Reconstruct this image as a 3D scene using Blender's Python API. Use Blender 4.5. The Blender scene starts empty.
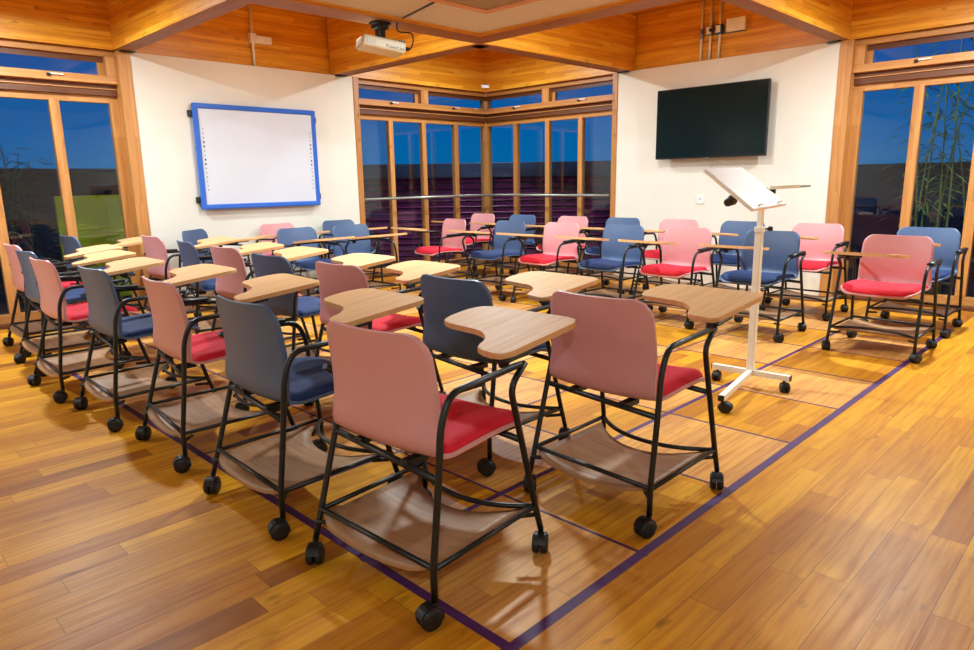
import bpy, bmesh, math, random
from mathutils import Vector, Matrix

random.seed(7)
SC = bpy.context.scene
COL = SC.collection
PI = math.pi

# ------------------------------------------------------------------ materials
def lin(c):
    o = []
    for v in c:
        v /= 255.0
        o.append(v / 12.92 if v <= 0.04045 else ((v + 0.055) / 1.055) ** 2.4)
    return (*o, 1.0)

def new_mat(name):
    m = bpy.data.materials.new(name)
    m.use_nodes = True
    nt = m.node_tree
    b = nt.nodes['Principled BSDF']
    return m, nt, b

class NB:
    """small helper for wiring math nodes"""
    def __init__(s, nt): s.nt = nt
    def n(s, t, **kw):
        x = s.nt.nodes.new(t)
        for k, v in kw.items(): setattr(x, k, v)
        return x
    def lk(s, a, b): s.nt.links.new(a, b)
    def put(s, sock, v):
        if isinstance(v, bpy.types.NodeSocket): s.lk(v, sock)
        else: sock.default_value = v
    def m(s, op, a, b=0.0, c=0.0):
        x = s.n('ShaderNodeMath', operation=op)
        s.put(x.inputs[0], a); s.put(x.inputs[1], b); s.put(x.inputs[2], c)
        return x.outputs[0]
    def comb(s, x, y, z):
        c = s.n('ShaderNodeCombineXYZ')
        s.put(c.inputs[0], x); s.put(c.inputs[1], y); s.put(c.inputs[2], z)
        return c.outputs[0]
    def noise(s, vec, scale, detail=3.0, rough=0.55):
        x = s.n('ShaderNodeTexNoise')
        s.put(x.inputs['Vector'], vec)
        x.inputs['Scale'].default_value = scale
        x.inputs['Detail'].default_value = detail
        x.inputs['Roughness'].default_value = rough
        return x.outputs['Fac']
    def white(s, vec):
        x = s.n('ShaderNodeTexWhiteNoise', noise_dimensions='3D')
        s.put(x.inputs['Vector'], vec)
        return x.outputs['Value']
    def ramp(s, fac, stops, interp='LINEAR'):
        x = s.n('ShaderNodeValToRGB')
        cr = x.color_ramp; cr.interpolation = interp
        while len(cr.elements) < len(stops): cr.elements.new(0.5)
        for e, (p, c) in zip(cr.elements, stops):
            e.position = p; e.color = c if len(c) == 4 else lin(c)
        s.put(x.inputs[0], fac)
        return x.outputs[0]
    def mix(s, fac, a, b, mode='MIX'):
        x = s.n('ShaderNodeMix', data_type='RGBA', blend_type=mode)
        s.put(x.inputs[0], fac)
        s.put(x.inputs[6], a if isinstance(a, bpy.types.NodeSocket) else (a if len(a) == 4 else lin(a)))
        s.put(x.inputs[7], b if isinstance(b, bpy.types.NodeSocket) else (b if len(b) == 4 else lin(b)))
        return x.outputs[2]
    def pos(s, kind='Object'):
        t = s.n('ShaderNodeTexCoord')
        sp = s.n('ShaderNodeSeparateXYZ')
        s.lk(t.outputs[kind], sp.inputs[0])
        return sp.outputs, t.outputs[kind]

def plain(name, rgb, rough=0.5, metal=0.0, var=0.08, scale=60.0, bump=0.0, spec=0.5):
    m, nt, b = new_mat(name)
    k = NB(nt)
    _, vec = k.pos()
    f = k.noise(vec, scale, 2.0)
    c = lin(rgb)
    lo = tuple(x * (1 - var) for x in c[:3]) + (1.0,)
    hi = tuple(min(1, x * (1 + var)) for x in c[:3]) + (1.0,)
    k.lk(k.ramp(f, [(0.3, lo), (0.7, hi)]), b.inputs['Base Color'])
    b.inputs['Roughness'].default_value = rough
    b.inputs['Metallic'].default_value = metal
    b.inputs['Specular IOR Level'].default_value = spec
    if bump:
        bp = k.n('ShaderNodeBump'); bp.inputs['Strength'].default_value = bump; bp.inputs['Distance'].default_value = 0.002
        k.lk(f, bp.inputs['Height']); k.lk(bp.outputs[0], b.inputs['Normal'])
    return m

def planks(name, along, across, w, L, stops, rough=0.4, gap=0.0, grain=0.35, groove=(60, 30, 8), checker=None, spec=0.5, dark=(70, 36, 10)):
    """boards of width w and length ~L running along one object axis, each board its own tint and grain"""
    m, nt, b = new_mat(name)
    k = NB(nt)
    p, vec = k.pos()
    ax = {'X': 0, 'Y': 1, 'Z': 2}
    A = p[ax[along]]
    if isinstance(across, tuple):
        B = k.m('ADD', p[ax[across[0]]], k.m('MULTIPLY', p[ax[across[1]]], 1.0))
    else:
        B = p[ax[across]]
    row = k.m('FLOOR', k.m('DIVIDE', B, w))
    off = k.m('MULTIPLY', k.white(k.comb(row, 3.1, 7.7)), L * 3.0)
    seg = k.m('FLOOR', k.m('DIVIDE', k.m('ADD', A, off), L))
    rnd = k.white(k.comb(row, seg, 1.3))
    col = k.ramp(rnd, stops)
    # grain, stretched along the board
    gv = k.comb(k.m('MULTIPLY', A, 1.6), k.m('MULTIPLY', B, 28.0), k.m('MULTIPLY', rnd, 19.0))
    g = k.noise(gv, 1.6, 5.0, 0.62)
    gf = k.m('MULTIPLY', k.ramp(g, [(0.42, (0, 0, 0, 1)), (0.72, (1, 1, 1, 1))]), grain)
    col = k.mix(gf, col, k.mix(1.0, col, (196, 140, 76), 'MULTIPLY'))
    kn = k.noise(k.comb(k.m('MULTIPLY', A, 3.0), k.m('MULTIPLY', B, 7.0), rnd), 2.3, 2.0)
    col = k.mix(k.m('MULTIPLY', k.ramp(kn, [(0.66, (0, 0, 0, 1)), (0.78, (1, 1, 1, 1))]), 0.5), col, dark)
    if checker:
        x0, y0, c, n, light = checker
        i = k.m('FLOOR', k.m('DIVIDE', k.m('SUBTRACT', A, x0), c))
        j = k.m('FLOOR', k.m('DIVIDE', k.m('SUBTRACT', B, y0), c))
        par = k.m('MODULO', k.m('ADD', k.m('ADD', i, j), 100.0), 2.0)
        par = k.m('LESS_THAN', par, 0.5)
        for q in (i, j):
            par = k.m('MULTIPLY', par, k.m('GREATER_THAN', q, -0.5))
            par = k.m('MULTIPLY', par, k.m('LESS_THAN', q, n - 0.5))
        lt = k.mix(0.35, light, col)
        lt = k.mix(gf, lt, k.mix(1.0, lt, (200, 160, 120), 'MULTIPLY'))
        col = k.mix(k.m('MULTIPLY', par, 0.9), col, lt)
    if gap:
        fr = k.m('FRACT', k.m('DIVIDE', B, w))
        e1 = k.m('LESS_THAN', fr, gap / w)
        fs = k.m('FRACT', k.m('DIVIDE', k.m('ADD', A, off), L))
        e2 = k.m('LESS_THAN', fs, gap / L)
        e = k.m('MULTIPLY', k.m('MAXIMUM', e1, e2), 0.55)
        col = k.mix(e, col, groove)
    k.lk(col, b.inputs['Base Color'])
    rr = k.m('ADD', rough, k.m('MULTIPLY', k.m('SUBTRACT', g, 0.5), 0.15))
    k.lk(rr, b.inputs['Roughness'])
    b.inputs['Specular IOR Level'].default_value = spec
    return m

BEAM = [(0.0, (214, 138, 24)), (0.3, (230, 158, 34)), (0.55, (236, 168, 44)), (0.8, (242, 182, 60)), (1.0, (218, 142, 28))]
M = {}
M['beam_x'] = planks('laminated_wood_lengthwise', 'X', 'Z', 0.034, 2.2, BEAM, 0.42, 0.0, 0.6)
M['beam_y'] = planks('laminated_wood_crosswise', 'Y', 'Z', 0.034, 2.2, BEAM, 0.42, 0.0, 0.6)
M['floor'] = planks('plank_floor', 'X', 'Y', 0.105, 0.95,
    [(0.0, (158, 96, 28)), (0.12, (196, 128, 30)), (0.4, (218, 150, 32)), (0.75, (230, 166, 36)), (0.9, (212, 142, 34)), (1.0, (174, 106, 30))],
    0.42, 0.0022, 0.6, spec=0.24, checker=(1.144, 1.07, 0.638, 8, (232, 174, 106)))
FR = [(0.0, (184, 126, 66)), (0.5, (198, 138, 74)), (1.0, (208, 150, 86))]
M['frame_z'] = planks('window_timber_upright', 'Z', ('X', 'Y'), 0.09, 3.0, FR, 0.45, 0, 0.5)
M['frame_x'] = planks('window_timber_lengthwise', 'X', 'Z', 0.09, 3.0, FR, 0.45, 0, 0.5)
M['frame_y'] = planks('window_timber_crosswise', 'Y', 'Z', 0.09, 3.0, FR, 0.45, 0, 0.5)
DK = [(0.0, (92, 50, 24)), (1.0, (112, 64, 32))]
M['track'] = planks('dark_track_timber', 'X', 'Z', 0.09, 3.0, DK, 0.5, 0, 0.4)
M['desk'] = planks('beech_laminate', 'X', 'Y', 0.45, 2.5, [(0.0, (220, 170, 116)), (1.0, (226, 178, 124))], 0.58, 0, 0.28, spec=0.3)
M['shelf'] = planks('plywood_veneer', 'Y', 'X', 0.6, 2.5, [(0.0, (164, 122, 86)), (1.0, (176, 134, 94))], 0.5, 0, 0.5)
M['rawwood'] = planks('pale_raw_timber', 'X', 'Y', 0.2, 3.0, [(0.0, (196, 140, 108)), (1.0, (206, 150, 116))], 0.6, 0, 0.4)
M['paint'] = plain('off_white_wall_paint', (232, 227, 214), 0.75, 0, 0.02, 3.0)
M['ceil'] = plain('textured_ceiling_board', (196, 182, 174), 0.9, 0, 0.10, 70.0, 0.4)
M['panelgrey'] = plain('grey_felt_panel', (148, 128, 112), 0.95, 0, 0.15, 40.0)
M['pink'] = plain('pink_plastic_shell', (216, 156, 158), 0.42, 0, 0.03, 300.0, 0.06)
M['blue'] = plain('slate_blue_plastic_shell', (78, 100, 136), 0.42, 0, 0.03, 300.0, 0.06)
M['red'] = plain('red_fabric', (216, 16, 44), 0.8, 0, 0.10, 500.0, 0.3)
M['navy'] = plain('navy_fabric', (18, 46, 96), 0.75, 0, 0.10, 500.0, 0.3)
M['black'] = plain('black_powder_coat', (10, 16, 20), 0.4, 0, 0.05, 200.0)
M['rubber'] = plain('black_rubber', (10, 13, 17), 0.5, 0, 0.1, 90.0)
M['chrome'] = plain('brushed_steel', (236, 236, 232), 0.25, 0.1, 0.05, 120.0)
M['rail'] = plain('grey_painted_steel', (150, 152, 148), 0.35, 0.6, 0.05, 80.0)
M['white_metal'] = plain('white_painted_steel', (240, 234, 220), 0.35, 0, 0.02, 50.0)
M['white_board'] = plain('white_laminate', (252, 250, 246), 0.3, 0, 0.01, 30.0)
M['wbface'] = plain('whiteboard_enamel', (214, 219, 230), 0.28, 0, 0.01, 10.0)
M['bluef'] = plain('blue_frame_plastic', (44, 104, 206), 0.3, 0, 0.03, 40.0)
M['ink'] = plain('dark_printed_icons', (40, 40, 52), 0.5)
M['white'] = plain('white_plastic', (240, 238, 234), 0.4, 0, 0.02, 40.0)
M['cream'] = plain('cream_plastic', (206, 190, 160), 0.45, 0, 0.03, 60.0)
M['screen'] = plain('dark_glossy_screen', (4, 26, 30), 0.16, 0, 0.05, 4.0, 0.0, 0.22)
M['bluebox'] = plain('blue_junction_plastic', (40, 76, 140), 0.4)
M['tape'] = plain('purple_tape', (74, 28, 88), 0.6, 0, 0.10, 60.0)
M['green'] = plain('lime_green_panel', (160, 168, 6), 0.6, 0, 0.05, 2.0)
M['maroon'] = plain('maroon_louvre', (128, 36, 96), 0.55, 0, 0.10, 5.0)
M['slate'] = plain('dark_slate_cladding', (54, 56, 92), 0.6, 0, 0.12, 4.0)
M['darkwall'] = plain('dark_render_wall', (58, 58, 72), 0.8, 0, 0.15, 3.0)
M['ground'] = plain('dark_paving', (40, 40, 46), 0.8, 0, 0.2, 3.0)
M['leaf'] = plain('bamboo_leaf', (110, 150, 70), 0.5, 0, 0.25, 30.0)
M['stalk'] = plain('bamboo_cane', (130, 150, 70), 0.5, 0, 0.2, 20.0)
M['palmleaf'] = plain('palm_leaf', (24, 60, 50), 0.5, 0, 0.25, 30.0)
M['lampshell'] = plain('grey_lamp_housing', (120, 112, 100), 0.4, 0.5, 0.05, 50.0)

def glass_mat():
    m, nt, b = new_mat('window_glass')
    nt.nodes.remove(b)
    k = NB(nt)
    out = nt.nodes['Material Output']
    tr = k.n('ShaderNodeBsdfTransparent'); tr.inputs[0].default_value = (0.86, 0.93, 0.94, 1)
    gl = k.n('ShaderNodeBsdfGlossy'); gl.inputs['Roughness'].default_value = 0.0
    gl.inputs['Color'].default_value = (0.9, 0.95, 1, 1)
    fr = k.n('ShaderNodeFresnel')
    ge = k.n('ShaderNodeNewGeometry')
    k.lk(k.m('ADD', 1.45, k.m('MULTIPLY', ge.outputs['Backfacing'], 1 / 1.45 - 1.45)), fr.inputs[0])   # same weak reflection on both faces of the pane
    mx = k.n('ShaderNodeMixShader')
    k.lk(fr.outputs[0], mx.inputs[0]); k.lk(tr.outputs[0], mx.inputs[1]); k.lk(gl.outputs[0], mx.inputs[2])
    k.lk(mx.outputs[0], out.inputs[0])
    return m
M['glass'] = glass_mat()

def emit_mat(name, rgb, s):
    m, nt, b = new_mat(name)
    b.inputs['Base Color'].default_value = lin(rgb)
    b.inputs['Emission Color'].default_value = lin(rgb)
    b.inputs['Emission Strength'].default_value = s
    return m
M['lamp'] = emit_mat('lit_lamp_lens', (255, 240, 215), 4.0)

# ------------------------------------------------------------------ mesh helpers
def box(bm, x0, x1, y0, y1, z0, z1, bev=0.0):
    r = bmesh.ops.create_cube(bm, size=1.0)
    vs = r['verts']
    for v in vs:
        v.co = Vector(((x0 + x1) / 2 + v.co.x * (x1 - x0), (y0 + y1) / 2 + v.co.y * (y1 - y0), (z0 + z1) / 2 + v.co.z * (z1 - z0)))
    if bev:
        es = list({e for v in vs for e in v.link_edges})
        bmesh.ops.bevel(bm, geom=es, offset=bev, segments=2, profile=0.5, affect='EDGES')

def fillet(pts, r, n=6):
    """round the inner corners of a 3-D polyline"""
    P = [Vector(p) for p in pts]
    out = [P[0]]
    for i in range(1, len(P) - 1):
        a, b, c = P[i - 1], P[i], P[i + 1]
        rr = r[i] if isinstance(r, dict) and i in r else (r if not isinstance(r, dict) else 0.02)
        d1, d2 = (a - b), (c - b)
        t = min(rr, d1.length * 0.48, d2.length * 0.48)
        p, q = b + d1.normalized() * t, b + d2.normalized() * t
        for k in range(n + 1):
            s = k / n
            out.append((1 - s) ** 2 * p + 2 * s * (1 - s) * b + s * s * q)
    out.append(P[-1])
    return out

def tube(bm, pts, r, seg=8, caps=True, rads=None):
    P = [Vector(p) for p in pts]
    n = len(P)
    T = []
    for i in range(n):
        a = P[max(i - 1, 0)]; b = P[min(i + 1, n - 1)]
        T.append((b - a).normalized())
    ref = Vector((0, 0, 1)) if abs(T[0].z) < 0.9 else Vector((0, 1, 0))
    N = (ref - T[0] * ref.dot(T[0])).normalized()
    rings = []
    for i in range(n):
        if i:
            N = (N - T[i] * N.dot(T[i])).normalized()
        B = T[i].cross(N)
        rr = rads[i] if rads else r
        rings.append([bm.verts.new(P[i] + (N * math.cos(2 * PI * k / seg) + B * math.sin(2 * PI * k / seg)) * rr) for k in range(seg)])
    for i in range(n - 1):
        for k in range(seg):
            f = bm.faces.new((rings[i][k], rings[i][(k + 1) % seg], rings[i + 1][(k + 1) % seg], rings[i + 1][k]))
            f.smooth = True
    if caps:
        bm.faces.new(list(reversed(rings[0]))); bm.faces.new(rings[-1])

def lathe(bm, prof, c, axis='Z', seg=20):
    """prof = [(radius, height)], revolved about an axis through c"""
    rings = []
    for (r, h) in prof:
        ring = []
        for k in range(seg):
            a = 2 * PI * k / seg
            if axis == 'Z': v = Vector((r * math.cos(a), r * math.sin(a), h))
            elif axis == 'Y': v = Vector((r * math.sin(a), h, r * math.cos(a)))
            else: v = Vector((h, r * math.cos(a), r * math.sin(a)))
            ring.append(bm.verts.new(Vector(c) + v))
        rings.append(ring)
    for i in range(len(rings) - 1):
        for k in range(seg):
            f = bm.faces.new((rings[i][k], rings[i][(k + 1) % seg], rings[i + 1][(k + 1) % seg], rings[i + 1][k]))
            f.smooth = True
    bm.faces.new(list(reversed(rings[0]))); bm.faces.new(rings[-1])

def prism(bm, pts2, z0, z1, bev=0.0):
    vb = [bm.verts.new((x, y, z0)) for x, y in pts2]
    vt = [bm.verts.new((x, y, z1)) for x, y in pts2]
    n = len(pts2)
    fs = [bm.faces.new(vt), bm.faces.new(list(reversed(vb)))]
    for i in range(n):
        f = bm.faces.new((vb[i], vb[(i + 1) % n], vt[(i + 1) % n], vt[i])); fs.append(f)
    if bev:
        es = [e for e in fs[0].edges] + [e for e in fs[1].edges]
        bmesh.ops.bevel(bm, geom=es, offset=bev, segments=2, profile=0.5, affect='EDGES')

def sheet(bm, top, bot):
    """closed solid between two equal grids of points"""
    R, Cn = len(top), len(top[0])
    a = [[bm.verts.new(p) for p in row] for row in top]
    b = [[bm.verts.new(p) for p in row] for row in bot]
    for i in range(R - 1):
        for j in range(Cn - 1):
            f = bm.faces.new((a[i][j], a[i][j + 1], a[i + 1][j + 1], a[i + 1][j])); f.smooth = True
            f = bm.faces.new((b[i][j], b[i + 1][j], b[i + 1][j + 1], b[i][j + 1])); f.smooth = True
    ring = [(0, j) for j in range(Cn)] + [(i, Cn - 1) for i in range(1, R)] + [(R - 1, j) for j in range(Cn - 2, -1, -1)] + [(i, 0) for i in range(R - 2, 0, -1)]
    for k in range(len(ring)):
        (i, j), (p, q) = ring[k], ring[(k + 1) % len(ring)]
        try: bm.faces.new((a[i][j], b[i][j], b[p][q], a[p][q]))
        except ValueError: pass

def finish(bm):
    bmesh.ops.remove_doubles(bm, verts=bm.verts, dist=1e-6)
    bmesh.ops.recalc_face_normals(bm, faces=bm.faces)

def obj(name, bm, mat, parent=None, smooth_angle=None):
    finish(bm)
    me = bpy.data.meshes.new(name)
    bm.to_mesh(me); bm.free()
    me.materials.append(mat)
    o = bpy.data.objects.new(name, me)
    COL.objects.link(o)
    if parent is not None: o.parent = parent
    return o

def B(): return bmesh.new()

def boxobj(name, dims, mat, parent=None, bev=0.0):
    bm = B(); box(bm, *dims, bev)
    return obj(name, bm, mat, parent)

def thing(name, label, cat, loc=(0, 0, 0), rz=0.0, group=None):
    o = bpy.data.objects.new(name, None)
    o.empty_display_size = 0.1
    COL.objects.link(o)
    o.location = loc; o.rotation_euler = (0, 0, rz)
    o['label'] = label; o['category'] = cat
    if group: o['group'] = group
    return o

def tag(o, label, cat, group=None, kind=None):
    o['label'] = label; o['category'] = cat
    if group: o['group'] = group
    if kind: o['kind'] = kind
    return o

def struct(o, label=None, cat=None):
    o['kind'] = 'structure'
    if label: o['label'] = label; o['category'] = cat
    return o

def rounded(poly, rads, n=6):
    """rounded closed 2-D outline"""
    P = [Vector((*p, 0)) for p in poly]
    out = []
    N = len(P)
    for i in range(N):
        a, b, c = P[i - 1], P[i], P[(i + 1) % N]
        d1, d2 = a - b, c - b
        t = min(rads[i], d1.length * 0.48, d2.length * 0.48)
        p, q = b + d1.normalized() * t, b + d2.normalized() * t
        for k in range(n + 1):
            s = k / n
            v = (1 - s) ** 2 * p + 2 * s * (1 - s) * b + s * s * q
            out.append((v.x, v.y))
    return out

# ------------------------------------------------------------------ room: x runs along the left wall, y along the right wall
VL, UR = 7.1, 7.2          # inner faces of left wall (y) and right wall (x)
X0, Y0 = -2.6, -2.6        # walls behind the camera
ZB, ZT = 2.43, 3.05        # underside of beams, coffer ceiling

struct(boxobj('floor', (X0 - 0.2, UR + 0.3, Y0 - 0.2, VL + 0.3, -0.12, 0.0), M['floor']), 'warm timber plank floor with paler squares between the tape lines', 'floor')
struct(boxobj('ceiling', (X0 - 0.2, UR + 0.3, Y0 - 0.2, VL + 0.3, ZT, ZT + 0.1), M['beam_x']), 'timber ceiling above the beams', 'ceiling')

# purple tape
bm = B()
GX, GY, C8 = 1.144, 1.07, 0.638
def tape(x0, x1, y0, y1, z=0.0012): box(bm, x0, x1, y0, y1, -0.001, z)
for i in range(9):
    w = 0.016 if i in (0,) else 0.006
    tape(GX + i * C8 - w, GX + i * C8 + w, GY - 0.02, GY + 8 * C8 + 0.01)
    w = 0.017 if i == 0 else 0.013 if i == 1 else 0.007
    tape(GX - 0.02, GX + 8 * C8 + 0.01, GY + i * C8 - w, GY + i * C8 + w, 0.0008)
struct(obj('floor_markings', bm, M['tape']), 'purple tape lines marking a large square grid on the floor', 'floor marking')

# white walls
struct(boxobj('wall_left', (2.445, 4.915, VL - 0.05, VL + 0.2, 0, ZB), M['paint']), 'off-white wall panel behind the whiteboard', 'wall')
struct(boxobj('wall_right', (UR - 0.05, UR + 0.2, 2.372, 4.835, 0, ZB), M['paint']), 'off-white wall panel behind the television', 'wall')
struct(boxobj('wall_left_far', (X0, 0.02, VL - 0.05, VL + 0.2, 0, ZB), M['paint']))
struct(boxobj('wall_right_near', (UR - 0.05, UR + 0.2, Y0, 0.02, 0, ZB), M['paint']))
struct(boxobj('wall_back', (X0 - 0.2, X0, Y0 - 0.2, VL + 0.2, 0, ZT), M['paint']))
struct(boxobj('wall_near', (X0 - 0.2, UR + 0.2, Y0 - 0.2, Y0, 0, ZT), M['paint']))

# timber fascia above walls and windows
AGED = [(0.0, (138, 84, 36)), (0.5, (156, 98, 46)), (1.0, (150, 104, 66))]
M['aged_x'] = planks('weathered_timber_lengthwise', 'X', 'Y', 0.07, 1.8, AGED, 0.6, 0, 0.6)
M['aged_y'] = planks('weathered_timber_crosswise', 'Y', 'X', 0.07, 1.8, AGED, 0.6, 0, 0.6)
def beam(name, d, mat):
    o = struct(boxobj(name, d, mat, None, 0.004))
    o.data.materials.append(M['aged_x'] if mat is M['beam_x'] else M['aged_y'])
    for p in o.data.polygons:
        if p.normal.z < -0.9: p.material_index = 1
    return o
for a, b, dd in ((X0, 2.35, -0.04), (2.35, 4.70, 0.03), (4.70, UR, -0.04)):
    beam('wall_beam', (a, b, VL + dd, VL + 0.2, ZB, ZT), M['beam_x'])
    beam('wall_beam', (UR + dd, UR + 0.2, a, min(b, VL - 0.04) if b == UR else b, ZB, ZT), M['beam_y'])
# ceiling grid beams
for a, b in ((2.31, 2.47), (4.64, 4.84)):
    beam('ceiling_beam', (a, b, 4.69, VL, ZB, ZT), M['beam_y'])           # from left wall inwards
for a, b in ((2.30, 2.45), (4.64, 4.84)):
    beam('ceiling_beam', (4.69, UR, a, b, ZB, ZT), M['beam_x'])           # from right wall inwards
beam('ceiling_beam', (X0, 4.69, 4.45, 4.69, ZB, ZT), M['beam_x'])
beam('ceiling_beam', (4.46, 4.69, Y0, 4.45, ZB, ZT), M['beam_y'])
beam('ceiling_beam', (-0.1, 0.1, 4.78, VL, ZB, ZT), M['beam_y'])
beam('ceiling_beam', (4.78, UR, -0.1, 0.1, ZB, ZT), M['beam_x'])
# dark steel shoes where the beams land on the white walls
bm = B()
for x in (2.36, 4.68): box(bm, x, x + 0.12, VL - 0.11, VL - 0.04, ZB - 0.012, ZB + 0.002)
for y in (2.36, 4.68): box(bm, UR - 0.11, UR - 0.04, y, y + 0.12, ZB - 0.012, ZB + 0.002)
struct(obj('beam_trim', bm, M['black']))
# dropped ceiling of the middle bay
struct(boxobj('ceiling_panel', (X0, 4.46, Y0, 4.45, 2.46, 2.50), M['ceil']), 'pale textured dropped ceiling of the middle bay', 'ceiling')
bm = B()
for d in ((1.0, 3.95, 3.79, 3.87), (3.87, 3.95, 1.0, 3.79), (1.0, 3.87, 1.0, 1.08), (1.0, 1.08, 1.08, 3.79)): box(bm, *d, 2.44, 2.462, 0.003)
fr = struct(obj('ceiling_trim', bm, M['rawwood']), 'pale timber frame around a grey ceiling panel', 'ceiling trim')
boxobj('grey_panel', (1.08, 3.87, 1.08, 3.79, 2.45, 2.462), M['panelgrey'], fr)

# ------------------------------------------------------------------ windows
def window(idx, side, s0, s1, mulls, posts, splits, hands, label):
    """side L: along x at y=VL ; side R: along y at x=UR.  d is depth outwards."""
    root = bpy.data.objects.new('window_%d' % idx, None); COL.objects.link(root)
    root['kind'] = 'structure'; root['label'] = label; root['category'] = 'window'
    def bx(bm, a, b, d0, d1, z0, z1, bev=0.003):
        if side == 'L': box(bm, a, b, VL + d0, VL + d1, z0, z1, bev)
        else: box(bm, UR + d0, UR + d1, a, b, z0, z1, bev)
    fz = M['frame_z']; fh = M['frame_x'] if side == 'L' else M['frame_y']
    bm = B()
    for a, b in posts: bx(bm, a, b, -0.06, 0.18, 0.0, ZB)
    obj('post', bm, fz, root)
    bm = B()
    bx(bm, s0, s1, 0.02, 0.18, 2.375, ZB)           # head
    bx(bm, s0, s1, -0.01, 0.14, 2.135, 2.205)       # transom rail
    bx(bm, s0, s1, 0.09, 0.15, 1.972, 2.035)        # top rail of the sashes
    bx(bm, s0, s1, 0.09, 0.15, 0.03, 0.11)          # bottom rail
    obj('rail', bm, fh, root)
    bm = B()
    bx(bm, s0, s1, 0.05, 0.17, 2.035, 2.135, 0)
    bx(bm, s0, s1, 0.0, 0.18, 0.0, 0.03, 0)
    bx(bm, s0, s1, 0.055, 0.07, 2.325, 2.375, 0)
    obj('track', bm, M['track'], root)
    bm = B()
    bx(bm, s0, s1, 0.035, 0.05, 2.088, 2.096, 0)
    obj('track_strip', bm, fh, root)
    for a, b in splits:
        bm = B(); bx(bm, a, b, -0.01, 0.15, 2.205, 2.375); obj('transom_post', bm, fz, root)
    # transom sash frames
    ed = [s0] + [e for ab in splits for e in ab] + [s1]
    for i in range(0, len(ed), 2):
        a, b = ed[i], ed[i + 1]
        bm = B()
        bx(bm, a, a + 0.05, 0.06, 0.10, 2.2, 2.375); bx(bm, b - 0.05, b, 0.06, 0.10, 2.2, 2.375)
        obj('sash_stile', bm, fz, root)
        bm = B(); bx(bm, a + 0.05, b - 0.05, 0.075, 0.081, 2.205, 2.34, 0); obj('transom_pane', bm, M['glass'], root)
    for a, b in mulls:
        bm = B(); bx(bm, a, b, 0.085, 0.155, 0.11, 1.985); obj('mullion', bm, fz, root)
    ms = sorted(mulls)
    ed = [s0] + [e for ab in ms for e in ab] + [s1]
    for i in range(0, len(ed), 2):
        bm = B(); bx(bm, ed[i], ed[i + 1], 0.115, 0.121, 0.10, 1.99, 0); obj('glass_pane', bm, M['glass'], root)
    for h in hands:
        bm = B(); bx(bm, h - 0.055, h + 0.055, -0.03, -0.008, 2.178, 2.190, 0.003)
        hd = obj('handle', bm, M['white'], root)
        bm = B(); bx(bm, (h - 0.075) if side == 'L' else (h + 0.045), (h - 0.045) if side == 'L' else (h + 0.075), -0.035, -0.006, 2.165, 2.187, 0.003)
        obj('handle_catch', bm, M['black'], hd)
    return root

def mm(*cs, h=0.034): return [(c - h, c + h) for c in cs]
window(1, 'L', 0.12, 2.335, mm(0.155, 0.70, 1.27, 1.81, 2.31, h=0.04), [(2.335, 2.445), (0.02, 0.12)], [(2.245, 2.335)], [1.83, 0.6],
       'timber-framed window bay beside the whiteboard wall, lime green panel outside')
window(2, 'L', 4.99, UR + 0.09, mm(5.01, 5.56, 6.11, 6.70), [(4.915, 4.99)], [(6.00, 6.12)], [5.56, 6.62],
       'left half of the corner glazing beside the whiteboard wall')
window(3, 'R', 4.905, VL + 0.09, mm(4.925, 5.49, 6.04, 6.62), [(4.835, 4.905)], [(5.93, 6.05)], [5.38, 6.48],
       'right half of the corner glazing beside the television wall')
window(4, 'R', 0.12, 2.26, mm(0.155, 0.70, 1.22, 1.72, 2.225, h=0.04), [(2.26, 2.372), (0.02, 0.12)], [(2.17, 2.26)], [1.68, 0.6],
       'timber-framed window bay right of the television wall, bamboo outside')
struct(boxobj('corner_trim', (UR + 0.06, UR + 0.18, VL + 0.06, VL + 0.18, 0, ZB), M['frame_z'], None, 0.004), 'timber corner post between the two glazed halves', 'post')

# safety rail across the corner glazing
rt = thing('safety_rail', 'grey steel rail running across the corner windows', 'rail', (UR - 0.12, VL - 0.12, 0.0))
bm = B()
tube(bm, fillet([(5.0 - rt.location.x, 0.07, 1.005), (0.07, 0.07, 1.005), (0.07, 4.93 - rt.location.y, 1.005)], 0.04), 0.017, 10)
rail = obj('bar', bm, M['rail'], rt)
for (x, y, dx, dy) in ((5.06, VL - 0.05, 0, 1), (6.06, VL - 0.05, 0, 1), (UR - 0.05, 5.98, 1, 0), (UR - 0.05, 5.0, 1, 0)):
    bm = B()
    px, py = x - rt.location.x, y - rt.location.y
    tube(bm, [(px, py, 0.99), (px + dx * 0.13, py + dy * 0.13, 0.98)], 0.008, 6)
    obj('bracket', bm, M['rail'], rt)

# ------------------------------------------------------------------ the chair
YC = 0.2675
XC = 0.2225
def L3(x, z, y): return (x - XC, y, z)

def chair_meshes():
    out = {}
    rad = 0.0104
    r1 = [(-0.03, 0.072), (-0.03, 0.17), (0.0, 0.40), (0.016, 0.57), (0.055, 0.648), (0.37, 0.660)]
    r2 = [(0.475, 0.072), (0.445, 0.165), (0.318, 0.60), (0.392, 0.660)]
    def legtube(pts, y, rr):
        bm = B(); tube(bm, fillet([L3(x, z, y) for x, z in pts], rr, 5), rad, 9); return bm
    fl1 = {1: 0.03, 2: 0.1, 3: 0.05, 4: 0.07}
    fl2 = {1: 0.03, 2: 0.04}
    mir = lambda ps: [(0.445 - x, z if z < 0.3 else z * 0.965) for x, z in ps]
    out['rr'] = legtube(r1, -YC, fl1)
    out['fr'] = legtube(r2, -YC, fl2)
    out['fl'] = legtube(mir(r1), YC, fl1)
    out['rl'] = legtube(mir(r2), YC, fl2)
    return out

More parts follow.
